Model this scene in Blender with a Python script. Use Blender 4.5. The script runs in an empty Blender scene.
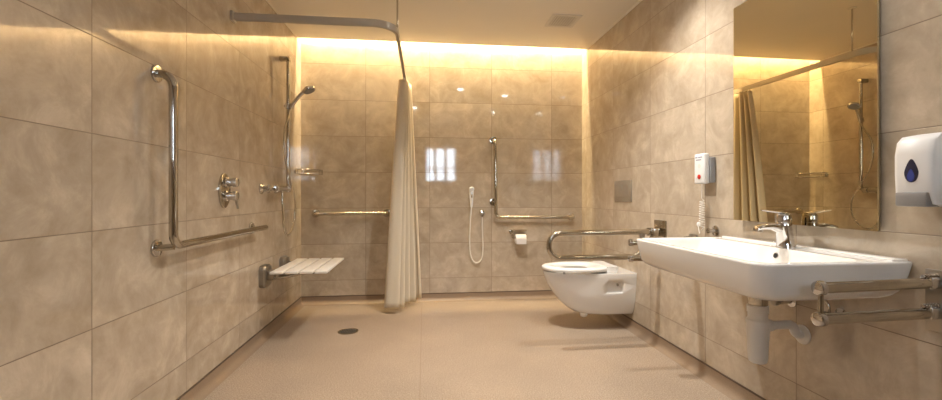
import bpy, bmesh, math, random
from mathutils import Vector, Matrix
random.seed(7)
sc = bpy.context.scene
COL = sc.collection
PI = math.pi
V = Vector

# ------------------------------------------------------------------ room size (metres)
XL, XR = -1.135, 1.565          # left / right wall
YB, YF = 4.20, -1.20            # back wall / wall behind the camera
ZC = 2.43                       # ceiling underside
YE = 4.075                      # ceiling edge in front of the light cove
TW, TH, TZ = 0.6002, 0.3368, 2.241

# ------------------------------------------------------------------ materials
def new_mat(name):
    m = bpy.data.materials.new(name); m.use_nodes = True
    nt = m.node_tree
    b = nt.nodes['Principled BSDF']
    return m, nt, b

def simple(name, col, rough=.4, metal=0., var=.04, scale=12., spec=None, coat=0., bump=0., trans=0., emis=None, estr=0., sss=0.):
    m, nt, b = new_mat(name)
    tc = nt.nodes.new('ShaderNodeTexCoord')
    n = nt.nodes.new('ShaderNodeTexNoise'); n.inputs['Scale'].default_value = scale; n.inputs['Detail'].default_value = 4
    nt.links.new(tc.outputs['Object'], n.inputs['Vector'])
    r = nt.nodes.new('ShaderNodeMapRange')
    r.inputs[1].default_value = .3; r.inputs[2].default_value = .7
    r.inputs[3].default_value = 1 - var; r.inputs[4].default_value = 1 + var
    nt.links.new(n.outputs['Fac'], r.inputs[0])
    mx = nt.nodes.new('ShaderNodeVectorMath'); mx.operation = 'SCALE'
    mx.inputs[0].default_value = col[:3]
    nt.links.new(r.outputs[0], mx.inputs['Scale'])
    nt.links.new(mx.outputs[0], b.inputs['Base Color'])
    b.inputs['Roughness'].default_value = rough
    b.inputs['Metallic'].default_value = metal
    if coat: b.inputs['Coat Weight'].default_value = coat; b.inputs['Coat Roughness'].default_value = .05
    if trans: b.inputs['Transmission Weight'].default_value = trans
    if emis: b.inputs['Emission Color'].default_value = (*emis, 1); b.inputs['Emission Strength'].default_value = estr
    if bump:
        bp = nt.nodes.new('ShaderNodeBump'); bp.inputs['Strength'].default_value = bump; bp.inputs['Distance'].default_value = .002
        nt.links.new(n.outputs['Fac'], bp.inputs['Height']); nt.links.new(bp.outputs[0], b.inputs['Normal'])
    return m

def tile_mat(name, axis, off):
    m, nt, b = new_mat(name)
    N = nt.nodes.new; L = nt.links.new
    def math_(op, a, bb=None, c=None):
        n = N('ShaderNodeMath'); n.operation = op
        for i, v in enumerate((a, bb, c)):
            if v is None: continue
            if isinstance(v, (int, float)): n.inputs[i].default_value = v
            else: L(v, n.inputs[i])
        return n.outputs[0]
    tc = N('ShaderNodeTexCoord'); sp = N('ShaderNodeSeparateXYZ'); L(tc.outputs['Object'], sp.inputs[0])
    U = sp.outputs[axis]; Z = sp.outputs[2]
    us = math_('DIVIDE', math_('SUBTRACT', U, off), TW)
    vs = math_('DIVIDE', math_('SUBTRACT', Z, TZ), TH)
    fu = math_('FRACT', us); fv = math_('FRACT', vs)
    iu = math_('FLOOR', us); iv = math_('FLOOR', vs)
    du = math_('MULTIPLY', math_('MINIMUM', fu, math_('SUBTRACT', 1., fu)), TW)
    dv = math_('MULTIPLY', math_('MINIMUM', fv, math_('SUBTRACT', 1., fv)), TH)
    dd = math_('MINIMUM', du, dv)
    gr = N('ShaderNodeMapRange'); gr.inputs[1].default_value = .0010; gr.inputs[2].default_value = .0022
    gr.inputs[3].default_value = 1.; gr.inputs[4].default_value = 0.
    L(dd, gr.inputs[0])                                    # 1 in the joint
    cb = N('ShaderNodeCombineXYZ'); L(iu, cb.inputs[0]); L(iv, cb.inputs[1])
    wn = N('ShaderNodeTexWhiteNoise'); wn.noise_dimensions = '3D'; L(cb.outputs[0], wn.inputs['Vector'])
    # cloud pattern, each tile cut from another place of the stone
    sh = N('ShaderNodeVectorMath'); sh.operation = 'SCALE'; L(wn.outputs['Color'], sh.inputs[0]); sh.inputs['Scale'].default_value = 9.
    ad = N('ShaderNodeVectorMath'); ad.operation = 'ADD'; L(sh.outputs[0], ad.inputs[0]); L(tc.outputs['Object'], ad.inputs[1])
    n1 = N('ShaderNodeTexNoise'); n1.inputs['Scale'].default_value = 5.6; n1.inputs['Detail'].default_value = 10; n1.inputs['Roughness'].default_value = .68; n1.inputs['Distortion'].default_value = .45
    L(ad.outputs[0], n1.inputs['Vector'])
    n2 = N('ShaderNodeTexNoise'); n2.inputs['Scale'].default_value = 3.2; n2.inputs['Detail'].default_value = 9; n2.inputs['Distortion'].default_value = .9
    L(ad.outputs[0], n2.inputs['Vector'])
    vein = math_('SUBTRACT', 1., math_('MINIMUM', 1., math_('MULTIPLY', math_('ABSOLUTE', math_('SUBTRACT', n2.outputs['Fac'], .5)), 11.)))
    cr = N('ShaderNodeValToRGB')
    e = cr.color_ramp.elements
    e[0].position = .30; e[0].color = (*TILE_A, 1)
    e[1].position = .72; e[1].color = (*TILE_C, 1)
    k = cr.color_ramp.elements.new(.52); k.color = (*TILE_B, 1)
    L(n1.outputs['Fac'], cr.inputs[0])
    mv = N('ShaderNodeMix'); mv.data_type = 'RGBA'
    L(math_('MULTIPLY', vein, .17), mv.inputs[0]); L(cr.outputs[0], mv.inputs[6]); mv.inputs[7].default_value = (*TILE_V, 1)
    tv = N('ShaderNodeVectorMath'); tv.operation = 'SCALE'; L(mv.outputs[2], tv.inputs[0])
    L(math_('ADD', .95, math_('MULTIPLY', wn.outputs['Value'], .10)), tv.inputs['Scale'])
    mg = N('ShaderNodeMix'); mg.data_type = 'RGBA'
    L(gr.outputs[0], mg.inputs[0]); L(tv.outputs[0], mg.inputs[6]); mg.inputs[7].default_value = (.18, .12, .07, 1)
    L(mg.outputs[2], b.inputs['Base Color'])
    rr = math_('ADD', TILE_R, math_('MULTIPLY', gr.outputs[0], .5)); L(rr, b.inputs['Roughness'])
    b.inputs['IOR'].default_value = 1.56
    b.inputs['Specular IOR Level'].default_value = .80
    # relief: recessed joint and a faint waviness of the glaze
    n3 = N('ShaderNodeTexNoise'); n3.inputs['Scale'].default_value = 2.2; n3.inputs['Detail'].default_value = 1
    L(ad.outputs[0], n3.inputs['Vector'])
    hgt = math_('SUBTRACT', math_('MULTIPLY', n3.outputs['Fac'], .9), gr.outputs[0])
    bp = N('ShaderNodeBump'); bp.inputs['Distance'].default_value = .0012; bp.inputs['Strength'].default_value = .55
    L(hgt, bp.inputs['Height']); L(bp.outputs[0], b.inputs['Normal'])
    return m

TILE_A = (.385, .310, .225); TILE_B = (.49, .405, .308); TILE_C = (.64, .545, .425); TILE_V = (.70, .60, .48); TILE_R = .055
M = {}
M['tile_side_l'] = tile_mat('tile_left', 1, 3.4415)
M['tile_side_r'] = tile_mat('tile_right', 1, 3.4776)
M['tile_back'] = tile_mat('tile_back', 0, -.548)
M['ceil'] = simple('ceiling_paint', (.86, .80, .69), .75, var=.01, scale=3)
M['trimwhite'] = simple('white_trim', (.75, .70, .62), .5, var=.02)
M['chrome'] = simple('polished_chrome', (.62, .61, .60), .05, 1., var=.02)
M['tapchrome'] = simple('bright_chrome', (.80, .80, .81), .05, 1., var=.02)
M['steel'] = simple('brushed_steel', (.52, .48, .41), .09, 1., var=.05, scale=30)
M['darksteel'] = simple('grey_bracket', (.34, .31, .265), .32, .85, var=.06)
M['ceramic'] = simple('white_ceramic', (.84, .82, .79), .10, var=.008, coat=.6)
M['seatplastic'] = simple('seat_plastic', (.86, .85, .82), .22, var=.01)
M['whiteplastic'] = simple('white_plastic', (.83, .82, .81), .30, var=.01)
M['greyplastic'] = simple('grey_plastic', (.27, .265, .265), .35, var=.03)
M['cream_plastic'] = simple('cream_plastic', (.80, .76, .69), .35, var=.02)
M['slat'] = simple('slat_plastic', (.80, .76, .70), .45, var=.03)
M['trap'] = simple('trap_plastic', (.80, .78, .74), .35, var=.02)
M['black'] = simple('black_rubber', (.02, .02, .02), .5, var=.05)
M['red'] = simple('red_button', (.60, .03, .02), .3, var=.03)
M['blue'] = simple('blue_reflection', (.05, .07, .30), .15, var=.05)
M['darkglass'] = simple('dark_window', (.035, .035, .07), .08, var=.05)
M['paper'] = simple('toilet_paper', (.86, .82, .78), .9, var=.04, scale=60, bump=.3)
M['water'] = simple('bowl_water', (.60, .63, .50), .03, var=.02)
M['ink'] = simple('grey_ink', (.34, .34, .40), .6, var=.05)
M['track'] = simple('track_aluminium', (.52, .47, .40), .40, .25, var=.03)
M['ventdark'] = simple('vent_mesh', (.36, .32, .27), .7, var=.05)
M['framewhite'] = simple('window_frame_paint', (.80, .80, .78), .4, var=.02)
M['brass'] = simple('mirror_edge', (.30, .25, .18), .25, .8, var=.05)

m, nt, b = new_mat('mirror_glass')                       # slightly bronze mirror
tc = nt.nodes.new('ShaderNodeTexCoord'); n = nt.nodes.new('ShaderNodeTexNoise'); n.inputs['Scale'].default_value = 1.5
cr = nt.nodes.new('ShaderNodeValToRGB'); cr.color_ramp.elements[0].color = (.75, .67, .48, 1); cr.color_ramp.elements[1].color = (.77, .69, .50, 1)
nt.links.new(tc.outputs['Object'], n.inputs['Vector']); nt.links.new(n.outputs['Fac'], cr.inputs[0]); nt.links.new(cr.outputs[0], b.inputs['Base Color'])
b.inputs['Metallic'].default_value = 1; b.inputs['Roughness'].default_value = .01
M['mirror'] = m

m, nt, b = new_mat('window_glass')
b.inputs['Transmission Weight'].default_value = 1; b.inputs['Roughness'].default_value = .0; b.inputs['IOR'].default_value = 1.02
M['glass'] = m

m, nt, b = new_mat('curtain_cloth')
tc = nt.nodes.new('ShaderNodeTexCoord'); w = nt.nodes.new('ShaderNodeTexNoise'); w.inputs['Scale'].default_value = 220
cr = nt.nodes.new('ShaderNodeValToRGB'); cr.color_ramp.elements[0].color = (.76, .66, .50, 1); cr.color_ramp.elements[1].color = (.86, .77, .61, 1)
nt.links.new(tc.outputs['Object'], w.inputs['Vector']); nt.links.new(w.outputs['Fac'], cr.inputs[0]); nt.links.new(cr.outputs[0], b.inputs['Base Color'])
b.inputs['Roughness'].default_value = .85
tr = nt.nodes.new('ShaderNodeBsdfTranslucent'); nt.links.new(cr.outputs[0], tr.inputs[0])
ms = nt.nodes.new('ShaderNodeMixShader'); ms.inputs[0].default_value = .22
nt.links.new(b.outputs[0], ms.inputs[1]); nt.links.new(tr.outputs[0], ms.inputs[2])
nt.links.new(ms.outputs[0], nt.nodes['Material Output'].inputs['Surface'])
M['curtain'] = m

def floor_mat(name, seam=True):
    m, nt, b = new_mat(name)
    N = nt.nodes.new; L = nt.links.new
    tc = N('ShaderNodeTexCoord')
    a = N('ShaderNodeTexNoise'); a.inputs['Scale'].default_value = 150; a.inputs['Detail'].default_value = 2
    vo = N('ShaderNodeTexVoronoi'); vo.inputs['Scale'].default_value = 115
    c = N('ShaderNodeTexNoise'); c.inputs['Scale'].default_value = 2.5; c.inputs['Detail'].default_value = 3
    for x in (a, vo, c): L(tc.outputs['Object'], x.inputs['Vector'])
    r1 = N('ShaderNodeValToRGB'); e = r1.color_ramp.elements
    e[0].position = .36; e[0].color = (.22, .16, .11, 1); e[1].position = .62; e[1].color = (.51, .405, .305, 1)
    L(a.outputs['Fac'], r1.inputs[0])
    r2 = N('ShaderNodeValToRGB'); e = r2.color_ramp.elements
    e[0].position = .10; e[0].color = (.70, .57, .44, 1); e[1].position = .32; e[1].color = (.38, .295, .22, 1)
    L(vo.outputs['Distance'], r2.inputs[0])
    mx = N('ShaderNodeMix'); mx.data_type = 'RGBA'; mx.inputs[0].default_value = .45
    L(r1.outputs[0], mx.inputs[6]); L(r2.outputs[0], mx.inputs[7])
    mr = N('ShaderNodeMapRange'); mr.inputs[1].default_value = .3; mr.inputs[2].default_value = .7; mr.inputs[3].default_value = .93; mr.inputs[4].default_value = 1.05
    L(c.outputs['Fac'], mr.inputs[0])
    sc_ = N('ShaderNodeVectorMath'); sc_.operation = 'SCALE'; L(mx.outputs[2], sc_.inputs[0]); L(mr.outputs[0], sc_.inputs['Scale'])
    out = sc_.outputs[0]
    if seam:                                             # welded seam between two vinyl sheets
        sp = N('ShaderNodeSeparateXYZ'); L(tc.outputs['Object'], sp.inputs[0])
        s1 = N('ShaderNodeMath'); s1.operation = 'SUBTRACT'; L(sp.outputs[0], s1.inputs[0]); s1.inputs[1].default_value = -.022
        s2 = N('ShaderNodeMath'); s2.operation = 'ABSOLUTE'; L(s1.outputs[0], s2.inputs[0])
        s3 = N('ShaderNodeMath'); s3.operation = 'LESS_THAN'; L(s2.outputs[0], s3.inputs[0]); s3.inputs[1].default_value = .0022
        s4 = N('ShaderNodeMath'); s4.operation = 'MULTIPLY'; L(s3.outputs[0], s4.inputs[0]); s4.inputs[1].default_value = .6
        m2 = N('ShaderNodeMix'); m2.data_type = 'RGBA'; L(s4.outputs[0], m2.inputs[0]); L(out, m2.inputs[6]); m2.inputs[7].default_value = (.28, .19, .12, 1)
        out = m2.outputs[2]
    L(out, b.inputs['Base Color'])
    b.inputs['Roughness'].default_value = .42
    b.inputs['Specular IOR Level'].default_value = .35
    bp = N('ShaderNodeBump'); bp.inputs['Strength'].default_value = .15; bp.inputs['Distance'].default_value = .001
    L(a.outputs['Fac'], bp.inputs['Height']); L(bp.outputs[0], b.inputs['Normal'])
    return m
M['floor'] = floor_mat('speckled_vinyl')
M['skirt'] = simple('coved_vinyl', (.30, .215, .145), .45, var=.10, scale=190)
M['skirtcap'] = simple('skirting_cap', (.10, .065, .04), .5, var=.05)

def emit(name, col, s):
    m, nt, b = new_mat(name)
    tc = nt.nodes.new('ShaderNodeTexCoord'); g = nt.nodes.new('ShaderNodeTexNoise'); g.inputs['Scale'].default_value = 3
    r = nt.nodes.new('ShaderNodeMapRange'); r.inputs[3].default_value = s * .97; r.inputs[4].default_value = s * 1.03
    nt.links.new(tc.outputs['Object'], g.inputs['Vector']); nt.links.new(g.outputs['Fac'], r.inputs[0])
    nt.links.new(r.outputs[0], b.inputs['Emission Strength'])
    b.inputs['Base Color'].default_value = (.8, .8, .8, 1)
    b.inputs['Emission Color'].default_value = (*col, 1)
    return m

# ------------------------------------------------------------------ mesh helpers
def link(name, bm, mat, parent=None, smooth=True, kind=None, auto=38):
    me = bpy.data.meshes.new(name)
    bmesh.ops.recalc_face_normals(bm, faces=bm.faces[:])
    if smooth:
        for f in bm.faces: f.smooth = True
        ca = math.radians(auto)
        for e in bm.edges:
            if len(e.link_faces) == 2 and e.calc_face_angle(0) > ca: e.smooth = False
    bm.to_mesh(me); bm.free()
    mats = mat if isinstance(mat, (list, tuple)) else [mat]
    for x in mats: me.materials.append(x)
    o = bpy.data.objects.new(name, me); COL.objects.link(o)
    if parent:
        o.parent = parent
        o.matrix_parent_inverse = Matrix.Identity(4)
        me.transform(Matrix.Translation(-world_loc(parent)))
    if kind: o['kind'] = kind
    return o

def world_loc(o):
    l = V(o.location)
    while o.parent: o = o.parent; l = l + V(o.location)
    return l

def thing(name, label, cat, loc, group=None):
    o = bpy.data.objects.new(name, None); COL.objects.link(o)
    o.empty_display_size = .05
    o.location = loc; o['label'] = label; o['category'] = cat
    if group: o['group'] = group
    return o

def tag(o, label, cat, group=None):
    o['label'] = label; o['category'] = cat
    if group: o['group'] = group
    return o

def bmn(): return bmesh.new()

def box(bm, lo, hi, bev=0., seg=3):
    vs = [bm.verts.new((x, y, z)) for x in (lo[0], hi[0]) for y in (lo[1], hi[1]) for z in (lo[2], hi[2])]
    q = [(0, 1, 3, 2), (4, 6, 7, 5), (0, 4, 5, 1), (2, 3, 7, 6), (0, 2, 6, 4), (1, 5, 7, 3)]
    fs = [bm.faces.new([vs[i] for i in f]) for f in q]
    if bev:
        es = set(e for f in fs for e in f.edges)
        bmesh.ops.bevel(bm, geom=list(es), offset=bev, segments=seg, profile=.5, affect='EDGES')
    return bm

def frame_from(t):
    t = t.normalized()
    up = V((0, 0, 1)) if abs(t.z) < .9 else V((0, 1, 0))
    a = t.cross(up).normalized(); b_ = a.cross(t).normalized()
    return a, b_

def fillet(pts, rad, n=8):
    pts = [V(p) for p in pts]; out = [pts[0]]
    for i in range(1, len(pts) - 1):
        p0, p1, p2 = pts[i-1], pts[i], pts[i+1]
        d0 = (p0 - p1); d2 = (p2 - p1)
        r = min(rad, d0.length * .49 if i > 1 else d0.length * .98, d2.length * .49 if i < len(pts) - 2 else d2.length * .98)
        a = p1 + d0.normalized() * r; c = p1 + d2.normalized() * r
        ang = d0.angle(d2)
        # circular arc through a and c, tangent to both legs
        h = r / math.cos(ang / 2) if ang < PI - .01 else r
        cen = p1 + (d0.normalized() + d2.normalized()).normalized() * h
        va = a - cen; vc = c - cen
        tot = va.angle(vc)
        for k in range(n + 1):
            tt = k / n
            if tot < 1e-4: out.append(a.lerp(c, tt)); continue
            out.append(cen + (va * math.sin((1 - tt) * tot) + vc * math.sin(tt * tot)) / math.sin(tot))
    out.append(pts[-1]); return out

def tube(bm, pts, r, seg=20, cap=True, rb=None):
    """sweep a circle along pts; r is a number or a list of radii, rb flattens the section vertically"""
    pts = [V(p) for p in pts]
    n = len(pts)
    rs = r if isinstance(r, (list, tuple)) else [r] * n
    t = [((pts[min(i+1, n-1)] - pts[max(i-1, 0)]).normalized()) for i in range(n)]
    a, b_ = frame_from(t[0]); rings = []
    for i in range(n):
        a = (a - t[i] * a.dot(t[i])).normalized(); b_ = t[i].cross(a)
        ring = []
        for k in range(seg):
            th = 2 * PI * k / seg
            ring.append(bm.verts.new(pts[i] + a * math.cos(th) * rs[i] + b_ * math.sin(th) * rs[i] * (rb or 1)))
        rings.append(ring)
    for i in range(n - 1):
        for k in range(seg):
            bm.faces.new([rings[i][k], rings[i][(k+1) % seg], rings[i+1][(k+1) % seg], rings[i+1][k]])
    if cap:
        bm.faces.new(rings[0][::-1]); bm.faces.new(rings[-1])
    return bm

def lathe(bm, o, axis, prof, seg=28, sx=1., cap=True):
    """prof = [(dist along axis, radius)]; sx stretches the section along its second direction"""
    o = V(o); ax = V(axis).normalized(); a, b_ = frame_from(ax)
    rings = []
    for h, r in prof:
        r = max(r, .0002)
        rings.append([bm.verts.new(o + ax * h + a * math.cos(2*PI*k/seg) * r + b_ * math.sin(2*PI*k/seg) * r * sx) for k in range(seg)])
    for i in range(len(rings) - 1):
        for k in range(seg):
            bm.faces.new([rings[i][k], rings[i][(k+1) % seg], rings[i+1][(k+1) % seg], rings[i+1][k]])
    if cap:
        bm.faces.new(rings[0][::-1]); bm.faces.new(rings[-1])
    return bm

def loft(bm, rings, close0=True, close1=True):
    R = [[bm.verts.new(p) for p in r] for r in rings]
    n = len(R[0])
    for i in range(len(R) - 1):
        for k in range(n):
            bm.faces.new([R[i][k], R[i][(k+1) % n], R[i+1][(k+1) % n], R[i+1][k]])
    if close0: bm.faces.new(R[0][::-1])
    if close1: bm.faces.new(R[-1])
    return bm

def rrect(x0, x1, y0, y1, z, radii, n=8):
    """rounded rectangle, radii for corners (x0y0, x1y0, x1y1, x0y1)"""
    out = []
    cs = [(x0, y0, PI, 0), (x1, y0, 1.5*PI, 1), (x1, y1, 0, 2), (x0, y1, .5*PI, 3)]
    for cx, cy, a0, i in cs:
        r = radii[i] if isinstance(radii, (tuple, list)) else radii
        sx = 1 if cx == x0 else -1; sy = 1 if cy == y0 else -1
        for k in range(n + 1):
            th = a0 + (PI/2) * k / n
            out.append(V((cx + sx * r + r * math.cos(th), cy + sy * r + r * math.sin(th), z)))
    return out

def flange(bm, p, n, r=.034, t=.010):
    lathe(bm, p, n, [(0, r), (t*.6, r), (t, r*.93), (t*1.15, r*.6)], 28)

# ------------------------------------------------------------------ SETTING
def struct(name, bm, mat, smooth=False, parent=None):
    o = link(name, bm, mat, parent, smooth)
    if not parent: o['kind'] = 'structure'
    return o
W = .12
struct('floor', box(bmn(), (XL-W, YF-W, -.1), (XR+W, YB+W, 0)), M['floor'])
struct('ceiling', box(bmn(), (XL, YF, ZC), (XR, YE, ZC+.035)), M['ceil'])
struct('wall_left', box(bmn(), (XL-W, YF-W, 0), (XL, YB+W, 2.75)), M['tile_side_l'])
struct('wall_right', box(bmn(), (XR, YF-W, 0), (XR+W, YB+W, 2.75)), M['tile_side_r'])
struct('wall_back', box(bmn(), (XL, YB, 0), (XR, YB+W, 2.75)), M['tile_back'])
# wall behind the camera, with a window opening
wx0, wx1, wz0, wz1 = .02, .70, 1.30, 2.06
bm = bmn()
box(bm, (XL, YF-W, 0), (wx0, YF, 2.75)); box(bm, (wx1, YF-W, 0), (XR, YF, 2.75))
box(bm, (wx0, YF-W, 0), (wx1, YF, wz0)); box(bm, (wx0, YF-W, wz1), (wx1, YF, 2.75))
struct('wall_front', bm, M['tile_back'])
wfr = bmn()
e = .035
box(wfr, (wx0, YF-.09, wz0), (wx0+e, YF-.03, wz1)); box(wfr, (wx1-e, YF-.09, wz0), (wx1, YF-.03, wz1))
box(wfr, (wx0+e, YF-.09, wz0), (wx1-e, YF-.03, wz0+e)); box(wfr, (wx0+e, YF-.09, wz1-e), (wx1-e, YF-.03, wz1))
for k in (1, 2):
    xm = wx0 + (wx1-wx0)*k/3; box(wfr, (xm-.035, YF-.085, wz0+e), (xm+.035, YF-.035, wz1-e))
zm = 1.60; box(wfr, (wx0+e, YF-.084, zm-.02), (wx1-e, YF-.036, zm+.02))
win = struct('window_1', wfr, M['framewhite'])
link('window_pane', box(bmn(), (wx0+e, YF-.063, wz0+e), (wx1-e, YF-.057, wz1-e)), M['glass'], win, False)
# top of the cove recess
struct('trim_1', box(bmn(), (XL, YF, 2.75), (XR, YB, 2.80)), M['ceil'])
# thin shadow bead between ceiling and side walls
for i, (x0, x1) in enumerate(((XL, XL+.008), (XR-.008, XR))):
    struct('trim_%d' % (i+2), box(bmn(), (x0, YF, ZC-.008), (x1, YE, ZC)), M['trimwhite'])

# coved skirting: profile (distance from wall, height)
def skirt(name, path):
    prof = [(0, 0), (.045, 0)] + [(.045-.039*math.sin(a*PI/16)*1., .039*(1-math.cos(a*PI/16))) for a in range(1, 9)] + [(.005, .070), (0, .070)]
    cap = [(0, .070), (.007, .070), (.007, .076), (0, .076)]
    def sweep(pr, mat, nm, parent=None):
        bm = bmn(); rings = []
        for p, nrm in path:
            rings.append([V((p[0] + nrm[0]*d, p[1] + nrm[1]*d, z)) for d, z in pr])
        loft(bm, rings)
        return link(nm, bm, mat, parent, True)
    o = sweep(prof, M['skirt'], name); o['kind'] = 'structure'
    sweep(cap, M['skirtcap'], 'skirting_cap', o)
skirt('baseboard_left', [((XL, YF), (1, 0)), ((XL, YB), (1, -1))])
skirt('baseboard_right', [((XR, YF), (-1, 0)), ((XR, YB), (-1, -1))])
skirt('baseboard_back', [((XL, YB), (1, -1)), ((XR, YB), (-1, -1))])

# ------------------------------------------------------------------ LED cove
WARM = (1.0, .80, .48)
NEUT = (1.0, .95, .88)
led = link('led_strip_light', box(bmn(), (XL+.02, YE-.045, ZC+.035), (XR-.02, YE-.025, ZC+.045)), emit('led_glow', WARM, 400), None, False)
tag(led, 'long warm strip light hidden in the ceiling cove along the back wall', 'strip light')
al = bpy.data.lights.new('cove_lamp', 'AREA'); al.shape = 'RECTANGLE'; al.size = XR-XL-.04; al.size_y = .03
al.energy = 74; al.color = WARM
ao = bpy.data.objects.new('cove_lamp', al); COL.objects.link(ao)
ao.location = ((XL+XR)/2, 4.110, 2.733)
ao.rotation_euler = (math.radians(12), 0, 0)      # long side along the wall, aimed down and toward the back wall

# ------------------------------------------------------------------ downlights
def downlight(x, y, label, power, col=NEUT, r=.045, spot=128):
    t = thing('ceiling_downlight', label, 'downlight', (x, y, ZC), 'recessed ceiling downlights')
    bm = bmn(); lathe(bm, (x, y, ZC), (0, 0, -1), [(0, r+.014), (.004, r+.014), (.006, r+.008), (.006, r), (.001, r-.002)], 36, cap=False)
    link('trim_ring', bm, M['trimwhite'], t)
    bm = bmn(); lathe(bm, (x, y, ZC-.0035), (0, 0, -1), [(0, r), (.002, r), (.0025, r*.9)], 32)
    link('diffuser', bm, emit('downlight_glow', col, 32), t)
    l = bpy.data.lights.new('downlight_lamp', 'SPOT'); l.energy = power; l.color = col; l.shadow_soft_size = .035
    l.spot_size = math.radians(spot); l.spot_blend = 1.
    o = bpy.data.objects.new('downlight_lamp', l); COL.objects.link(o); o.location = (x, y, ZC-.03)
downlight(.48, 2.60, 'small round downlight in the ceiling over the middle of the floor', 128)
downlight(1.14, 2.28, 'small round downlight in the ceiling near the washbasin mirror', 68)
downlight(1.16, 1.05, 'small round downlight in the ceiling near the soap dispenser', 26)
downlight(-.15, 1.30, 'added round fill downlight in the ceiling left of the washbasin, nearest the camera side', 42)  # added fill light for the front of the room, built like the other downlights

# ------------------------------------------------------------------ GRAB BARS
R = .0165
# L bar on the left wall
zl = .80; xb = XL + .070
t = thing('grab_bar', 'large L-shaped steel grab bar on the left wall beside the shower valve', 'grab bar', (XL, 2.0, zl), 'steel grab bars')
bm = bmn(); tube(bm, fillet([(XL+.004, 2.0, 1.535), (xb, 2.0, 1.535), (xb, 2.0, zl), (xb, 3.09, zl)], .055, 10), R+.001, 24); 
link('bar', bm, M['steel'], t)
bm = bmn(); tube(bm, [(XL+.004, 2.0, zl-.008), (xb-.004, 2.012, zl-.004)], .0145, 20); link('stub', bm, M['steel'], t)
bm = bmn(); tube(bm, [(XL+.004, 3.03, zl), (xb, 3.03, zl)], .010, 16); link('stub', bm, M['steel'], t)
for p in ((XL, 2.0, 1.535), (XL, 2.0, zl-.008), (XL, 3.03, zl)):
    bm = bmn(); flange(bm, p, (1, 0, 0), .037); link('flange', bm, M['chrome'], t)
# L bar on the back wall
yb_ = YB - .070
t = thing('grab_bar', 'L-shaped steel grab bar on the back wall above the toilet roll', 'grab bar', (.685, YB, zl), 'steel grab bars')
bm = bmn(); tube(bm, fillet([(.665, YB-.004, 1.553), (.675, yb_, 1.553), (.685, yb_, zl), (1.46, yb_, zl)], .05, 10), R, 24)
link('bar', bm, M['steel'], t)
for p in ((.665, YB, 1.553), (.668, YB, .948), (1.45, YB, zl)):
    bm = bmn(); flange(bm, p, (0, -1, 0), .036); link('flange', bm, M['steel'], t)
for p in ((.678, YB, .948), (1.45, YB, zl)):
    bm = bmn(); tube(bm, [(p[0], YB-.004, p[2]), (p[0], yb_, p[2])], .011, 16); link('stub', bm, M['steel'], t)
# straight bar in the shower
t = thing('grab_bar', 'short straight horizontal steel grab bar on the back wall behind the shower seat', 'grab bar', (-.68, YB, .845), 'steel grab bars')
bm = bmn(); tube(bm, fillet([(-1.0, YB-.004, .846), (-1.0, yb_, .846), (-.351, yb_, .846), (-.351, YB-.004, .846)], .045, 10), R, 24); link('bar', bm, M['steel'], t)
for x in (-1.0, -.351):
    bm = bmn(); flange(bm, (x, YB, .846), (0, -1, 0), .037); link('flange', bm, M['steel'], t)

# ------------------------------------------------------------------ concealed shower valve on left wall
vy, vz = 2.63, 1.043
t = thing('shower_valve', 'oval chrome wall valve with two knobs above the left grab bar', 'shower valve', (XL, vy, vz))
bm = bmn(); lathe(bm, (XL, vy, vz), (1, 0, 0), [(0, .066), (.008, .066), (.013, .060), (.014, .03)], 40, sx=1.5); link('cover_plate', bm, M['steel'], t)
for dz in (.047, -.030):
    bm = bmn(); lathe(bm, (XL+.012, vy, vz+dz), (1, 0, 0), [(0, .030), (.010, .030), (.014, .024), (.040, .023), (.042, .027), (.062, .027), (.066, .022), (.067, .005)], 28); k = link('knob', bm, M['chrome'], t)
    if dz < 0:
        bm = bmn(); tube(bm, [(XL+.062, vy, vz+dz+.005), (XL+.068, vy+.004, vz+dz-.03), (XL+.074, vy+.006, vz+dz-.075)], [.010, .008, .006], 12); link('lever', bm, M['chrome'], k)
    else:
        bm = bmn(); tube(bm, [(XL+.055, vy, vz+dz), (XL+.062, vy+.035, vz+dz-.004)], [.008, .006], 12); link('lever', bm, M['chrome'], k)

# ------------------------------------------------------------------ shower rail, mixer, hand shower
rx, ry = XL+.064, 3.60
zt, zb = 2.10, 1.075
t = thing('shower_rail', 'tall vertical chrome shower rail on the left wall near the corner', 'shower rail', (XL, ry, zb))
bm = bmn(); tube(bm, [(rx, ry, zb), (rx, ry, zt)], .0140, 20); link('rail', bm, M['steel'], t)
for z in (zt-.008,):
    bm = bmn(); box(bm, (XL, ry-.02, z-.018), (rx+.018, ry+.02, z+.018), .006); link('wall_bracket', bm, M['steel'], t)
bm = bmn(); box(bm, (XL, ry-.014, zb-.01), (rx+.014, ry+.014, zb+.016), .005); link('wall_bracket', bm, M['steel'], t)
bm = bmn(); lathe(bm, (rx, ry, 1.70), (0, 0, 1), [(0, .020), (.003, .024), (.042, .024), (.045, .020)], 24)
tube(bm, [(rx, ry, 1.722), (rx+.035, ry-.02, 1.728)], .013, 16)
tube(bm, [(rx, ry, 1.722), (rx-.03, ry+.0, 1.722)], .009, 16)
link('slider', bm, M['chrome'], t)

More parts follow.
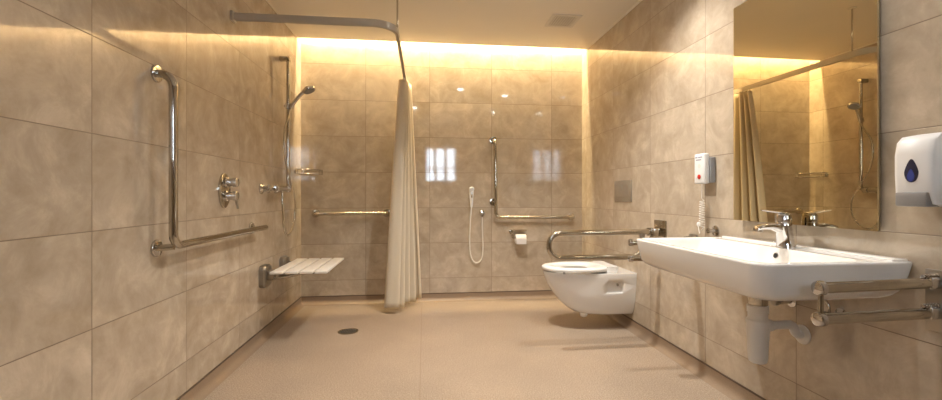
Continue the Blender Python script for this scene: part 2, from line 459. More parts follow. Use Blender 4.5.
my, mz = 3.42, 1.062
t = thing('shower_mixer', 'horizontal chrome bar shower mixer below the shower rail', 'shower mixer', (XL, my, mz))
mx_ = XL + .075
bm = bmn(); lathe(bm, (mx_, my-.10, mz), (0, 1, 0), [(0, .017), (.004, .021), (.196, .021), (.20, .017)], 28); link('body', bm, M['chrome'], t)
for s in (-1, 1):
    bm = bmn(); y0 = my + s*.104
    lathe(bm, (mx_, y0, mz), (0, s, 0), [(0, .020), (.004, .025), (.040, .025), (.045, .020), (.046, .004)], 24)
    link('handle', bm, M['chrome'], t)
    bm = bmn(); lathe(bm, (XL, my+s*.072, mz), (1, 0, 0), [(0, .033), (.006, .033), (.014, .018), (.07, .014)], 28); link('wall_flange', bm, M['chrome'], t)
bm = bmn(); tube(bm, [(XL+.035, 3.20, mz), (XL+.055, 3.235, mz), (XL+.058, 3.33, mz)], .010, 14)
lathe(bm, (XL, 3.20, mz), (1, 0, 0), [(0, .038), (.008, .038), (.020, .022), (.05, .018), (.052, .004)], 28); link('shut_off', bm, M['chrome'], t)

t = thing('hand_shower', 'chrome hand shower clipped in the rail slider with a long looping hose', 'hand shower', (rx+.03, ry-.02, 1.72))
hp = [(rx+.022, ry-.012, 1.700), (rx+.048, ry-.028, 1.738), (rx+.095, ry-.055, 1.785), (rx+.150, ry-.085, 1.828)]
bm = bmn(); tube(bm, hp, [.011, .0135, .0135, .016], 18); link('handle', bm, M['chrome'], t)
bm = bmn(); ax = V((.42, -.12, -.85)).normalized(); c = V((rx+.182, ry-.098, 1.838))
lathe(bm, c - ax*.018, ax, [(0, .014), (.006, .034), (.018, .048), (.030, .050), (.036, .047)], 32); head = link('head', bm, M['chrome'], t)
bm = bmn(); lathe(bm, c + ax*.0185, ax, [(0, .042), (.003, .040)], 28); link('spray_face', bm, M['greyplastic'], head)
hose = [V((rx+.018, ry-.010, 1.70)), V((rx+.012, ry-.045, 1.62)), V((rx+.004, ry-.105, 1.50)), V((rx+.006, ry-.10, 1.30)), V((rx+.03, ry-.03, 1.12)),
        V((rx+.036, ry+.05, .98)), V((rx+.032, ry+.055, .84)), V((rx+.026, ry+.0, .745)), V((rx+.022, ry-.085, .705)), V((rx+.020, ry-.165, .76)), V((rx+.016, ry-.185, .90)), V((mx_, my, mz-.018))]
def smooth_path(P, n=8):
    out = []
    for i in range(len(P)-1):
        p0 = P[max(i-1, 0)]; p1 = P[i]; p2 = P[i+1]; p3 = P[min(i+2, len(P)-1)]
        for k in range(n):
            s = k/n
            out.append(.5*((2*p1) + (-p0+p2)*s + (2*p0-5*p1+4*p2-p3)*s*s + (-p0+3*p1-3*p2+p3)*s**3))
    out.append(P[-1]); return out
hs = smooth_path(hose)
bm = bmn(); tube(bm, hs, .0068, 12); link('hose', bm, M['steel'], t)

# ------------------------------------------------------------------ corner wire basket
bz = 1.205
t = thing('corner_basket', 'small chrome wire soap basket in the corner beside the shower rail', 'soap basket', (XL, YB, bz))
def wire(z, k=1.):
    a = .185*k
    return fillet([(XL+.012, YB-.008-a-.03, z), (XL+.012+.06, YB-.01-a-.035, z), (XL+.01+a, YB-.07, z), (XL+.02+a, YB-.012, z), (XL+.012, YB-.012, z), (XL+.012, YB-.008-a-.03, z)], .04, 6)
for z in (bz+.042, bz):
    bm = bmn(); tube(bm, wire(z), .0035, 8); link('rim', bm, M['chrome'], t)
for k in range(8):
    s = .02 + k*.024
    bm = bmn(); tube(bm, [(XL+.012+s*.85, YB-.014, bz-.002), (XL+.012+s*.85, YB-.235+s*.72, bz-.002)], .0020, 6); link('bottom_wire', bm, M['chrome'], t)
ww = wire(bz)
for k in range(1, len(ww)-1, 4):
    bm = bmn(); tube(bm, [ww[k], ww[k]+V((0, 0, .042))], .0022, 6); link('side_wire', bm, M['chrome'], t)
bm = bmn(); lathe(bm, (XL, YB-.20, bz+.02), (1, 0, 0), [(0, .018), (.008, .018), (.010, .014)], 20); link('wall_plate', bm, M['chrome'], t)

# ------------------------------------------------------------------ folding shower seat
sz = .494
t = thing('folding_shower_seat', 'wall-hung folding shower seat with four white slats on the left wall', 'shower seat', (XL, 3.42, sz))
for y in (3.23, 3.66):
    bm = bmn()
    pr = rrect(y-.072, y+.072, sz-.125, sz+.030, 0, .034, 6)
    loft(bm, [[V((XL, p.x, p.y)) for p in pr], [V((XL+.030, p.x, p.y)) for p in pr], [V((XL+.042, y+(p.x-y)*.86, sz-.045+(p.y-sz+.045)*.9)) for p in pr]])
    pl = link('wall_plate', bm, M['darksteel'], t)
    for s in (-1, 1):
        bm = bmn(); box(bm, (XL+.026, y+s*.022-.004, sz-.075), (XL+.085, y+s*.022+.004, sz-.012), .002, 1); link('hinge', bm, M['darksteel'], pl)
    bm = bmn(); tube(bm, fillet([(XL+.05, y, sz-.070), (XL+.17, y, sz-.055), (XL+.30, y, sz-.030), (XL+.42, y, sz-.030)], .06), .011, 14); link('arm', bm, M['steel'], t)
x0, x1 = -1.045, -.665
for y in (3.23, 3.66):
    bm = bmn(); box(bm, (x0+.01, y-.014, sz-.037), (x1-.01, y+.014, sz-.018), .003, 1); link('frame_bar', bm, M['darksteel'], t)
w = (x1-x0-3*.014)/4
for k in range(4):
    a = x0 + k*(w+.014)
    bm = bmn(); box(bm, (a, 3.10, sz-.018), (a+w, 3.75, sz), .005, 3); link('slat', bm, M['slat'], t)

# ------------------------------------------------------------------ curtain track, rod, curtain
tx, ty, tz = -.175, 2.74, 2.078
t = thing('curtain_track', 'L-shaped aluminium shower curtain track hung below the ceiling', 'curtain track', (XL, ty, tz))
path = fillet([(XL+.012, ty, tz), (tx, ty, tz), (tx, YB-.004, tz)], .15, 14)
bm = bmn(); rings = []
for i, p in enumerate(path):
    d = (path[min(i+1, len(path)-1)] - path[max(i-1, 0)]).normalized(); nn = V((-d.y, d.x, 0))
    h, wd = .021, .011
    rings.append([p + nn*wd + V((0, 0, h)), p + nn*wd + V((0, 0, -h)), p + nn*(wd-.005) + V((0, 0, -h)), p + nn*(wd-.005) + V((0, 0, -h+.004)),
                  p - nn*(wd-.005) + V((0, 0, -h+.004)), p - nn*(wd-.005) + V((0, 0, -h)), p - nn*wd + V((0, 0, -h)), p - nn*wd + V((0, 0, h))])
loft(bm, rings); link('rail', bm, M['track'], t, auto=30)
bm = bmn(); box(bm, (XL, ty-.026, tz-.030), (XL+.016, ty+.026, tz+.030), .004); link('wall_bracket', bm, M['track'], t)
bm = bmn(); box(bm, (tx-.024, YB-.014, tz-.028), (tx+.024, YB, tz+.028), .004); link('wall_bracket', bm, M['track'], t)
bm = bmn(); tube(bm, [(tx, 2.90, tz+.02), (tx, 2.90, ZC-.004)], .0060, 14); link('hanging_rod', bm, M['steel'], t)
bm = bmn(); lathe(bm, (tx, 2.90, ZC), (0, 0, -1), [(0, .028), (.005, .027), (.008, .010)], 24); link('ceiling_rose', bm, M['trimwhite'], t)

def curtain_pt(s, w):          # s along the cloth, w = 0 at the floor, 1 at the top
    NF = 4.5
    f = 1 - w
    y0 = 3.92 - .17*f**.8; y1 = 4.12 + .015*f
    y = y0 + (y1-y0)*s
    amp = .034 + .042*f**.85
    ph = 2*PI*NF*s + .5*math.sin(3*s+2*f)
    wob = .30*math.sin(2.3*ph*.5+1.1)*f
    sq = math.sin(ph); sq = math.copysign(abs(sq)**.75, sq)
    x = tx + amp*sq*(1+.35*wob) + (s-.5)*(.050+.150*f) - .022*f
    y += (.018 + .012*f)*math.cos(ph*1.0)*(1 if w < 1 else .8)
    return V((x, y, .045 + w*(2.045-.045) + .008*math.sin(ph*.5)*f))
bm = bmn(); NS, NZ = 260, 40
grid = [[bm.verts.new(curtain_pt(i/NS, j/NZ)) for i in range(NS+1)] for j in range(NZ+1)]
for j in range(NZ):
    for i in range(NS): bm.faces.new([grid[j][i], grid[j][i+1], grid[j+1][i+1], grid[j+1][i]])
t = thing('shower_curtain', 'bunched cream shower curtain hanging at the back end of the track', 'shower curtain', (tx, 4.0, .04))
co = link('cloth', bm, M['curtain'], t, auto=180)
md = co.modifiers.new('thick', 'SOLIDIFY'); md.thickness = .0012
for k in range(7):
    s = (k+.5)/7; p = curtain_pt(s, 1.0)
    bm = bmn(); tube(bm, [(tx, p.y, tz-.0225), (tx, p.y, 2.046)], .003, 8); lathe(bm, (tx, p.y, tz-.020), (0, 0, -1), [(0, .007), (.006, .007)], 10)
    link('glider', bm, M['whiteplastic'], t)

# ------------------------------------------------------------------ floor drain
dx, dy = -.564, 3.337
t = thing('floor_drain', 'small round dark metal drain grate in the shower floor', 'drain', (dx, dy, 0))
bm = bmn(); lathe(bm, (dx, dy, .0), (0, 0, 1), [(0, .075), (.003, .075), (.004, .070), (.004, .060), (.001, .058)], 40, cap=False); link('rim', bm, M['steel'], t)
bm = bmn(); lathe(bm, (dx, dy, .0), (0, 0, 1), [(0, .059), (.0012, .059)], 32); link('basin', bm, M['black'], t)
bm = bmn()
for k in range(-4, 5):
    o = k*.0125; hlen = math.sqrt(max(.058**2-o*o, 1e-5)); box(bm, (dx+o-.0028, dy-hlen, .0012), (dx+o+.0028, dy+hlen, .004))
link('grate', bm, M['darksteel'], t, False)

# ------------------------------------------------------------------ hand bidet spray
t = thing('bidet_spray', 'white hand bidet spray with hanging hose on the back wall left of the toilet roll', 'bidet spray', (.45, YB, 1.0))
bm = bmn(); box(bm, (.432, YB-.026, .995), (.468, YB, 1.035), .006); link('holder', bm, M['chrome'], t)
bm = bmn(); tube(bm, [(.450, YB-.040, .90), (.450, YB-.042, .97), (.450, YB-.048, 1.05), (.450, YB-.056, 1.09)], [.011, .017, .022, .019], 16)
lathe(bm, (.450, YB-.054, 1.075), (0, -.85, -.25), [(0, .022), (.014, .024), (.020, .020)], 20)
sprayer = link('sprayer', bm, M['whiteplastic'], t)
bm = bmn(); box(bm, (.443, YB-.069, .99), (.457, YB-.052, 1.05), .004); link('trigger', bm, M['chrome'], sprayer)
bm = bmn(); lathe(bm, (.5575, YB, .842), (0, -1, 0), [(0, .027), (.006, .027), (.012, .013), (.040, .012), (.042, .016), (.056, .016), (.058, .004)], 24)
tube(bm, [(.5575, YB-.034, .842), (.555, YB-.036, .805)], .008, 12); link('valve', bm, M['chrome'], t)
bh = [V((.450, YB-.040, .90)), V((.440, YB-.034, .78)), V((.434, YB-.03, .60)), V((.440, YB-.03, .46)), V((.468, YB-.03, .383)), V((.510, YB-.03, .366)),
      V((.548, YB-.03, .40)), V((.562, YB-.03, .50)), V((.557, YB-.032, .66)), V((.555, YB-.036, .81))]
bm = bmn(); tube(bm, smooth_path(bh, 7), .0062, 12); link('hose', bm, M['cream_plastic'], t)

# ------------------------------------------------------------------ toilet roll holder + roll
px, pz = .922, .602
t = thing('toilet_roll_holder', 'steel toilet roll holder on the back wall under the L-shaped bar', 'toilet roll holder', (px, YB, pz))
bm = bmn(); lathe(bm, (px-.078, YB, pz+.055), (0, -1, 0), [(0, .022), (.006, .022), (.009, .012)], 24); link('wall_plate', bm, M['steel'], t)
bm = bmn(); tube(bm, fillet([(px-.078, YB-.004, pz+.055), (px-.078, YB-.065, pz+.055), (px-.078, YB-.065, pz), (px+.070, YB-.065, pz)], .014, 6), .006, 14); link('arm', bm, M['steel'], t)
bm = bmn(); box(bm, (px-.085, YB-.075, pz+.072), (px+.062, YB-.002, pz+.078), .0025, 2); link('lid', bm, M['steel'], t)
bm = bmn()
rr_ = [(-.050, .019), (-.050, .043), (-.047, .045), (.047, .045), (.050, .043), (.050, .019), (-.050, .019)]
lathe(bm, (px, YB-.073, pz-.008), (1, 0, 0), rr_, 32, cap=False)
box(bm, (px-.048, YB-.119, pz-.055), (px+.048, YB-.1175, pz-.004))
tag(link('toilet_roll', bm, M['paper']), 'white toilet paper roll on the holder beside the toilet', 'toilet roll')

# ------------------------------------------------------------------ TOILET
tyc = 3.25
def dshape(xb, xf, w, z, n=28, p=2.3):
    """D outline: straight back at xb, rounded nose at xf"""
    xm = xb - .22 * (xb-xf)/.66
    out = [V((xb, tyc-w, z)), V(((xb+xm)/2, tyc-w, z))]
    for k in range(n+1):
        th = -PI/2 + PI*k/n
        cs, sn = math.cos(th), math.sin(th)
        out.append(V((xm - (xm-xf)*abs(cs)**(2/p), tyc + w*math.copysign(abs(sn)**(2/p), sn), z)))
    out += [V(((xb+xm)/2, tyc+w, z)), V((xb, tyc+w, z))]
    return out
def oval(cx, rx_, ry_, z, n=33):
    # same vertex count as dshape (n+... ) and same ordering
    out = []
    for k in range(33):
        th = -PI*.5 - .62 + (PI + 1.24) * k/32
        out.append(V((cx - rx_*math.cos(th), tyc + ry_*math.sin(th), z)))
    return out
t = thing('toilet', 'white wall-hung toilet with open seat below the flush plate', 'toilet', (1.25, tyc, .12))
lv = [(.112, 1.25, .085), (.118, 1.18, .105), (.135, 1.13, .122), (.17, 1.075, .138), (.22, 1.022, .152), (.28, .975, .163), (.34, .938, .171), (.40, .914, .177), (.430, .906, .180), (.438, .909, .178)]
rings = [dshape(XR-.001, xf, w, z) for z, xf, w in lv]
nn = len(rings[0])
rings = [r for r in rings]
bm = bmn()
def oval_n(cx, rx_, ry_, z, n):
    out = []
    for k in range(n):
        th = -PI*.5 - .75 + (PI + 1.5) * k/(n-1)
        out.append(V((cx - rx_*math.cos(th), tyc + ry_*math.sin(th), z)))
    return out
inner = [oval_n(1.14, .185, .125, .438, nn), oval_n(1.14, .180, .120, .41, nn), oval_n(1.15, .155, .105, .34, nn), oval_n(1.17, .11, .075, .27, nn), oval_n(1.19, .06, .045, .235, nn)]
loft(bm, rings + inner, True, True)
body = link('bowl', bm, M['ceramic'], t, auto=40)
# access recess on both sides
cut = bmn()
for s in (-1, 1):
    y = tyc + s*.175
    box(cut, (1.345, y-.035, .295), (1.465, y+.035, .375), .010, 3)
cutter = link('cutter', cut, M['ceramic'], None)
bo = body.modifiers.new('b', 'BOOLEAN'); bo.operation = 'DIFFERENCE'; bo.object = cutter; bo.solver = 'EXACT'
cutter.location = -world_loc(t)
bpy.context.view_layer.update()
# body mesh is stored relative to the toilet's Empty; the cutter is moved into the same frame for the evaluation
t_loc = t.location.copy(); cutter.location = (0, 0, 0)
bpy.context.view_layer.update()
dg = bpy.context.evaluated_depsgraph_get()
newme = bpy.data.meshes.new_from_object(body.evaluated_get(dg))
body.modifiers.clear(); body.data = newme
bpy.data.objects.remove(cutter, do_unlink=True)
for s in (-1, 1):
    bm = bmn(); lathe(bm, (1.432, tyc+s*.139, .348), (0, s, 0), [(0, .011), (.008, .011), (.012, .008), (.013, .002)], 6); link('fixing_bolt', bm, M['chrome'], t)
bm = bmn(); lathe(bm, (1.17, tyc, .244), (0, 0, 1), [(0, .072), (.001, .074)], 30, sx=.75); link('water', bm, M['water'], t)
bm = bmn(); lathe(bm, (1.22, tyc-.01, .085), (0, 0, 1), [(0, .024), (.008, .030), (.040, .034)], 24); link('drain_boss', bm, M['ceramic'], t)
# seat
bm = bmn()
def egg(x0_, x1_, w, z, n=48, back=.5):
    xc = x0_ + (x1_-x0_)*.56; out = []
    for k in range(n):
        th = 2*PI*k/n; c_ = math.cos(th); s_ = math.sin(th)
        a = (xc-x0_) if c_ > 0 else (x1_-xc)
        pw = 1.0 if c_ > 0 else .72
        out.append(V((xc - a*math.copysign(abs(c_)**pw, c_), tyc + w*math.copysign(abs(s_)**.93, s_), z)))
    return out
sr = [egg(.903, 1.400, .186, .450), egg(.898, 1.404, .190, .456), egg(.897, 1.405, .191, .468), egg(.905, 1.40, .184, .477), egg(.93, 1.38, .160, .481),
      egg(.985, 1.285, .118, .475), egg(.995, 1.275, .108, .465), egg(.998, 1.272, .106, .450), egg(.903, 1.400, .186, .450)]
loft(bm, sr, False, False)
bmesh.ops.remove_doubles(bm, verts=bm.verts[:], dist=1e-5)
seat = link('seat', bm, M['seatplastic'], t, auto=50)
for s_ in (-1, 1):
    bm = bmn(); lathe(bm, (1.02, tyc+s_*.150, .437), (0, 0, 1), [(0, .009), (.016, .009)], 14); link('buffer', bm, M['greyplastic'], seat)
bm = bmn(); rg = [rrect(1.345, 1.435, tyc-.15, tyc+.15, z, (r1, .02, .02, r1), 5) for z, r1 in ((.439, .03), (.478, .03), (.483, .025))]
loft(bm, rg); link('hinge_block', bm, M['seatplastic'], t)

# flush plate
M['satin'] = simple('satin_plate', (.42, .37, .30), .38, .6, var=.03)
t = thing('flush_plate', 'square brushed steel flush plate on the right wall above the toilet', 'flush plate', (XR, 3.29, 1.045))
bm = bmn(); box(bm, (XR-.010, 3.145, .965), (XR, 3.435, 1.130), .003, 2); link('plate', bm, M['satin'], t)
bm = bmn(); box(bm, (XR-.0135, 3.175, 1.005), (XR-.010, 3.290, 1.100), .0012, 1); link('button', bm, M['satin'], t)
bm = bmn(); box(bm, (XR-.0135, 3.297, 1.005), (XR-.010, 3.405, 1.100), .0012, 1); link('button', bm, M['satin'], t)

# ------------------------------------------------------------------ fold-up U rail by the toilet
uy = 2.738
t = thing('folding_support_rail', 'long U-shaped hinged support rail beside the near side of the toilet', 'support rail', (XR, uy, .76))
bm = bmn(); tube(bm, fillet([(XR-.05, uy, .775), (.800, uy, .770), (.800, uy, .610), (1.36, uy, .610)], .075, 14), .0185, 24); link('bar', bm, M['steel'], t)
bm = bmn(); box(bm, (XR-.010, uy-.072, .725), (XR, uy+.072, .850), .003, 2); link('wall_plate', bm, M['steel'], t)
bm = bmn(); box(bm, (XR-.085, uy-.034, .745), (XR-.008, uy+.034, .800), .006, 2); link('hinge', bm, M['steel'], t)
bm = bmn(); tube(bm, [(1.34, uy, .61), (1.40, uy, .625), (XR-.06, uy, .745)], .012, 16); link('brace', bm, M['steel'], t)
bm = bmn(); box(bm, (1.418, uy-.016, .705), (1.446, uy+.016, .775), .004, 2); link('latch', bm, M['darksteel'], t)

# ------------------------------------------------------------------ twin rails beside the basin
def twin_rail(y, label, x_end=1.154, post=True):
    t = thing('folding_support_rail', label, 'support rail', (XR, y, .70), 'twin support rails at the washbasin')
    for z in (.745, .653):
        bm = bmn(); tube(bm, [(XR-.045, y, z+.006), (x_end+.01, y, z)], .0165, 24); br = link('bar', bm, M['steel'], t)
        bm = bmn(); lathe(bm, (x_end+.014, y, z), (-1, 0, 0), [(0, .0165), (.003, .0215), (.016, .0215), (.022, .019), (.024, .012), (.0245, .002)], 28); link('end_cap', bm, M['chrome'], br)
    if post:
        bm = bmn(); tube(bm, [(x_end+.006, y, .650), (x_end+.006, y, .745)], .0075, 14); link('link_post', bm, M['steel'], t)
    bm = bmn(); box(bm, (XR-.010, y-.035, .60), (XR, y+.035, .79), .004, 2); link('wall_plate', bm, M['darksteel'], t)
    for z in (.753, .661):
        bm = bmn(); box(bm, (XR-.052, y-.018, z-.018), (XR-.008, y+.018, z+.018), .007, 2); link('hinge', bm, M['chrome'], t)
    for z in (.771, .681):
        bm = bmn(); tube(bm, [(XR-.062, y, z), (XR-.02, y, z)], .0055, 12)
        for k in range(5): lathe(bm, (XR-.056+k*.010, y, z), (1, 0, 0), [(0, .0058), (.002, .0082), (.007, .0082), (.009, .0058)], 14, cap=False)
        link('spring', bm, M['chrome'], t)
twin_rail(1.158, 'twin-bar steel support rail with round end caps, near side of the washbasin')
twin_rail(2.38, 'twin-bar steel support rail at the far side of the washbasin, toward the toilet', 1.175, False)

# ------------------------------------------------------------------ WASHBASIN
SX0, SX1, SY0, SY1, ST = 1.030, XR-.001, 1.232, 2.075, .804
def sr_(inset, z, rf, rb_, bx=0.):
    return rrect(SX0+inset, SX1-bx, SY0+inset, SY1-inset, z, (rf, rb_, rb_, rf), 8)
t = thing('washbasin', 'wide white ceramic washbasin on the right wall under the mirror', 'washbasin', (1.30, 1.65, .66))
outer = [rrect(1.24, 1.44, 1.53, 1.77, .628, .07, 8), rrect(1.17, 1.48, 1.42, 1.88, .650, .10, 8), sr_(.085, .668, .07, .05, .045), sr_(.050, .676, .07, .05, .030), sr_(.028, .689, .07, .04, .018), sr_(.015, .706, .07, .03, .010),
         sr_(.006, .76, .065, .012), sr_(.0, .795, .065, .004), sr_(.0, .800, .065, .004), sr_(.004, .804, .062, .004)]
def inn(i, z, r, ib=0.): return rrect(1.052+i, 1.425-ib, 1.258+i, 2.049-i, z, r, 8)
inner = [inn(0, .804, .055), inn(.004, .800, .052, .002), inn(.010, .785, .055, .006), inn(.035, .735, .08, .018), inn(.065, .700, .09, .04), inn(.11, .684, .08, .08), inn(.16, .679, .02, .15)]
bm = bmn(); loft(bm, outer + inner); link('bowl', bm, M['ceramic'], t, auto=55)
bm = bmn(); box(bm, (1.505, 1.245, .800), (XR-.001, 2.062, .811), .004, 3); link('back_ledge', bm, M['ceramic'], t)
bm = bmn(); lathe(bm, (1.4175, 1.615, .772), (-1, 0, .22), [(-.004, .0125), (.003, .0125), (.004, .010), (.001, .0085)], 24, cap=False)
ov = link('overflow_ring', bm, M['chrome'], t)
bm = bmn(); lathe(bm, (1.4150, 1.615, .772), (-1, 0, .22), [(0, .009), (.0025, .009)], 20); link('overflow_hole', bm, M['black'], ov)
bm = bmn(); lathe(bm, (1.25, 1.65, .679), (0, 0, 1), [(0, .030), (.004, .030), (.006, .022)], 28); link('drain_plug', bm, M['chrome'], t)

# faucet
fx, fy, fz = 1.480, 1.640, .804
t = thing('basin_faucet', 'chrome single-lever mixer tap on the washbasin below the mirror', 'faucet', (fx, fy, fz))
bm = bmn()
prof = [(.004, .0, .036), (.003, .005, .036), (.002, .010, .033), (-.002, .045, .031), (-.008, .085, .030), (-.009, .100, .030), (-.009, .104, .027)]
tube(bm, [(fx+a, fy, fz+h) for a, h, r in prof], [r for a, h, r in prof], 28); link('body', bm, M['tapchrome'], t)
bm = bmn()
sp = [(fx+.0, .062, .022, .024), (fx-.030, .078, .021, .018), (fx-.070, .086, .019, .013), (fx-.105, .084, .018, .010), (fx-.128, .079, .017, .009), (fx-.133, .074, .014, .006)]
rg = []
for x, h, wy, hz in sp:
    rg.append([V((x, fy + wy*math.copysign(abs(math.cos(a))**.7, math.cos(a)), fz + h + hz*math.copysign(abs(math.sin(a))**.7, math.sin(a)))) for a in [2*PI*k/24 for k in range(24)]])
loft(bm, rg)
lathe(bm, (fx-.115, fy, fz+.076), (0, 0, -1), [(0, .012), (.012, .012), (.013, .009)], 20); link('spout', bm, M['tapchrome'], t)
bm = bmn(); lathe(bm, (fx-.009, fy, fz+.103), (0, 0, 1), [(0, .027), (.002, .029), (.026, .029), (.034, .025), (.036, .008)], 28)
head = link('lever_base', bm, M['tapchrome'], t)
bm = bmn(); rg = []
for x, h, wy, hz in [(fx+.012, .136, .017, .006), (fx-.02, .141, .018, .006), (fx-.06, .147, .014, .0045), (fx-.100, .152, .011, .0035), (fx-.108, .153, .008, .002)]:
    rg.append([V((x, fy + wy*math.cos(a), fz + h + hz*math.sin(a))) for a in [2*PI*k/20 for k in range(20)]])
loft(bm, rg); link('lever', bm, M['tapchrome'], head)

# trap
qx, qy = 1.365, 1.650
t = thing('bottle_trap', 'white plastic bottle trap with chrome collar under the washbasin', 'trap', (qx, qy, .34))
bm = bmn(); lathe(bm, (qx, qy, .566), (0, 0, 1), [(0, .034), (.003, .036), (.034, .036), (.036, .040), (.050, .040), (.052, .030), (.068, .030)], 32); link('collar', bm, M['steel'], t)
bm = bmn(); lathe(bm, (qx, qy, .330), (0, 0, 1), [(0, .026), (.004, .032), (.020, .036), (.120, .041), (.175, .043), (.180, .039), (.186, .036), (.205, .036), (.207, .039), (.234, .039), (.237, .034)], 32); link('bottle', bm, M['trap'], t)
bm = bmn(); tube(bm, [(qx+.035, qy, .480), (qx+.058, qy, .480)], .024, 24); link('nut', bm, M['trap'], t)
bm = bmn(); tube(bm, fillet([(qx+.05, qy, .480), (qx+.160, qy-.002, .480), (qx+.164, qy-.004, .440), (XR-.004, qy-.004, .438)], .025, 8), .0175, 22); link('outlet_pipe', bm, M['trap'], t)
bm = bmn(); lathe(bm, (XR, qy-.004, .438), (-1, 0, 0), [(0, .040), (.005, .039), (.010, .026)], 28); link('wall_rose', bm, M['trap'], t)
bm = bmn(); tube(bm, [(qx+.03, qy, .585), (qx+.135, qy+.012, .583)], .0045, 10)
lathe(bm, (qx+.095, qy+.008, .584), (1, .1, 0), [(0, .006), (.004, .013), (.018, .013), (.022, .006)], 14); link('pop_up_rod', bm, M['black'], t)

for y, lab in ((1.700, 'small chrome angle valve on the wall under the washbasin, farther from the near rail'), (1.475, 'small chrome angle valve on the wall under the washbasin, behind the near rail')):
    t = thing('angle_valve', lab, 'valve', (XR, y, .565), 'angle valves under the washbasin')
    bm = bmn(); lathe(bm, (XR, y, .565), (-1, 0, 0), [(0, .026), (.004, .026), (.010, .012), (.045, .011), (.047, .014), (.062, .014), (.064, .006)], 22); link('body', bm, M['chrome'], t)
    bm = bmn(); lathe(bm, (XR-.064, y, .565), (-1, 0, 0), [(0, .007), (.006, .018), (.022, .019), (.026, .014), (.027, .003)], 10); link('handle', bm, M['darksteel'], t)
    bm = bmn(); tube(bm, smooth_path([V((XR-.052, y, .570)), V((XR-.054, y, .600)), V((XR-.060, y+(1.65-y)*.10, .635)), V((XR-.066, y+(1.65-y)*.15, .670))]), .005, 10); link('supply_hose', bm, M['steel'], t)

# ------------------------------------------------------------------ mirror (hung a little off the wall, slightly turned)
t = thing('wall_mirror', 'tall frameless bronze-tinted mirror on the right wall above the washbasin', 'mirror', (XR-.024, 1.662, 1.42))
t.rotation_euler = (0, 0, .012)
def local_box(lo, hi, nm, mt, bev=0):
    bm = bmn(); box(bm, lo, hi, bev, 2)
    me = bpy.data.meshes.new(nm); bmesh.ops.recalc_face_normals(bm, faces=bm.faces[:]); bm.to_mesh(me); bm.free(); me.materials.append(mt)
    o = bpy.data.objects.new(nm, me); COL.objects.link(o); o.parent = t; return o
local_box((-.0095, -.343, -.525), (-.004, .343, .525), 'glass', M['mirror'])
local_box((-.004, -.341, -.523), (.004, .341, .523), 'backing', M['brass'])

# ------------------------------------------------------------------ soap dispenser
y0, y1 = 1.096, 1.202
t = thing('soap_dispenser', 'white wall soap dispenser with teardrop window and grey push panel', 'soap dispenser', (XR, 1.139, .985))
bm = bmn(); ym = (y0+y1)/2
# side profile (x offset from wall, z) lofted across y with rounded ends
prf = [(0, .985), (.070, .985), (.098, .992), (.108, 1.02), (.112, 1.08), (.112, 1.14), (.104, 1.180), (.085, 1.198), (.040, 1.206), (0, 1.206)]
rg = []
for yy, k, ins in ((y0, .93, .006), (y0+.004, .97, .003), (y0+.014, 1., 0), (y1-.014, 1., 0), (y1-.004, .97, .003), (y1, .93, .006)):
    rg.append([V((XR - a*k, yy, min(max(z, .985+ins), 1.206-ins))) for a, z in prf])
loft(bm, rg); link('housing', bm, M['whiteplastic'], t, auto=50)
bm = bmn(); box(bm, (XR-.118, y0+.010, .984), (XR-.04, y1-.010, 1.028), .006, 2); link('push_panel', bm, M['greyplastic'], t)
def drop(s, x, zc=1.088):
    out = []
    for k in range(28):
        a = 2*PI*k/28
        r = 1.
        yy = .0165*s*math.sin(a)*(1 - .42*max(0, math.cos(a))); zz = .030*s*math.cos(a)*(1.12 if math.cos(a) > 0 else .9)
        out.append(V((x, ym + yy, zc + zz)))
    return out
bm = bmn(); loft(bm, [drop(1.16, XR-.110), drop(1.16, XR-.1135), drop(1.02, XR-.1142)]); wn_ = link('window', bm, M['darkglass'], t)
bm = bmn(); loft(bm, [drop(.62, XR-.1138, 1.076), drop(.62, XR-.1150, 1.076)]); link('blue_reflection', bm, M['blue'], wn_)  # blue reflection low in the window, put in as a coloured piece

# ------------------------------------------------------------------ nurse call handset
t = thing('emergency_call_handset', 'white call handset with red button and coiled cord on the right wall', 'call handset', (XR, 2.245, 1.08))
bm = bmn(); box(bm, (XR-.030, 2.190, 1.085), (XR, 2.275, 1.225), .005, 2); link('wall_holder', bm, M['greyplastic'], t)
bm = bmn(); box(bm, (XR-.058, 2.203, 1.080), (XR-.026, 2.293, 1.246), .008, 3); hd = link('handset', bm, M['whiteplastic'], t)
bm = bmn(); lathe(bm, (XR-.0575, 2.246, 1.118), (-1, 0, 0), [(0, .013), (.003, .013), (.005, .010)], 24); link('call_button', bm, M['red'], hd)
bm = bmn()
for k, (a, b2, z) in enumerate(((2.262, 2.282, 1.222), (2.220, 2.256, 1.222), (2.228, 2.276, 1.208))): box(bm, (XR-.0586, a, z), (XR-.0578, b2, z+.007))
link('printed_marks', bm, M['ink'], hd, False)
bm = bmn(); lathe(bm, (XR-.0578, 2.246, 1.178), (-1, 0, 0), [(0, .012), (.0012, .012)], 20); link('upper_button', bm, M['cream_plastic'], hd)
coil = [V((XR-.040, 2.250, 1.082)), V((XR-.038, 2.255, 1.0))]
N_ = 11*10
for k in range(N_):
    a = 2*PI*k/10; f = k/N_
    coil.append(V((XR-.030+.012*math.cos(a), 2.262+.006*f+.014*math.sin(a), .985-.145*f)))
coil += [V((XR-.03, 2.268, .825)), V((XR-.02, 2.30, .800)), V((XR-.006, 2.335, .845))]
bm = bmn(); tube(bm, coil, .0021, 7); link('coiled_cord', bm, M['cream_plastic'], t)
bm = bmn(); lathe(bm, (XR, 2.335, .85), (-1, 0, 0), [(0, .013), (.006, .013), (.010, .006)], 18); link('cord_socket', bm, M['whiteplastic'], t)
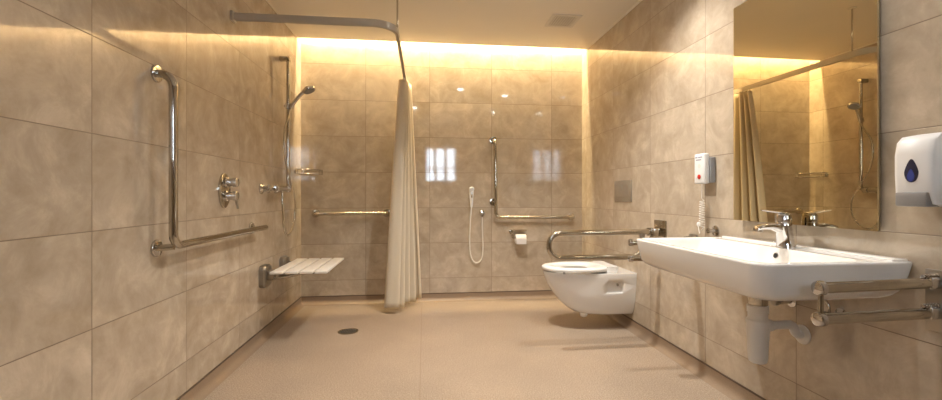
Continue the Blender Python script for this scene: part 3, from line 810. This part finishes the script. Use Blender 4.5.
t = thing('wall_hook', 'small round chrome wall hook just above the far corner of the washbasin', 'hook', (XR, 2.19, .825))
bm = bmn(); lathe(bm, (XR, 2.19, .825), (-1, 0, 0), [(0, .028), (.005, .028), (.010, .012), (.035, .009), (.037, .014), (.046, .014), (.048, .003)], 24); link('peg', bm, M['chrome'], t)

# ------------------------------------------------------------------ ceiling vent
t = thing('ceiling_vent', 'small square ceiling vent above the toilet', 'vent', (1.115, 3.425, ZC))
bm = bmn()
a0, a1, b0, b1 = .995, 1.235, 3.300, 3.550; fr = .030
box(bm, (a0, b0, ZC-.008), (a1, b0+fr, ZC), .002, 1); box(bm, (a0, b1-fr, ZC-.008), (a1, b1, ZC), .002, 1)
box(bm, (a0, b0+fr, ZC-.008), (a0+fr, b1-fr, ZC), .002, 1); box(bm, (a1-fr, b0+fr, ZC-.008), (a1, b1-fr, ZC), .002, 1)
link('frame', bm, M['trimwhite'], t)
bm = bmn(); box(bm, (a0+fr, b0+fr, ZC-.003), (a1-fr, b1-fr, ZC)); link('backing', bm, M['ventdark'], t, False)
for k in range(9):
    x = a0+fr+.010+k*.0200
    bm = bmn(); box(bm, (x-.005, b0+fr, ZC-.0065), (x+.005, b1-fr, ZC-.004)); link('slat', bm, M['trimwhite'], t, False)

# ------------------------------------------------------------------ daylight outside
w = bpy.data.worlds.new('World'); sc.world = w; w.use_nodes = True
bg = w.node_tree.nodes['Background']; bg.inputs[0].default_value = (.70, .84, 1, 1); bg.inputs[1].default_value = 16.

# ------------------------------------------------------------------ camera
cam = bpy.data.cameras.new('camera'); co = bpy.data.objects.new('camera', cam); COL.objects.link(co)
co.location = (0, 0, 1.02); co.rotation_euler = (PI/2, 0, -.1156)
cam.sensor_width = 36; cam.lens = 436/942*36
cam.shift_x = (471-474.85)/942; cam.shift_y = -(200-194.65)/942
cam.clip_start = .02
sc.camera = co
sc.view_settings.view_transform = 'Standard'; sc.view_settings.look = 'None'
sc.view_settings.gamma = 1; sc.view_settings.use_curve_mapping = False
sc.view_settings.exposure = .28
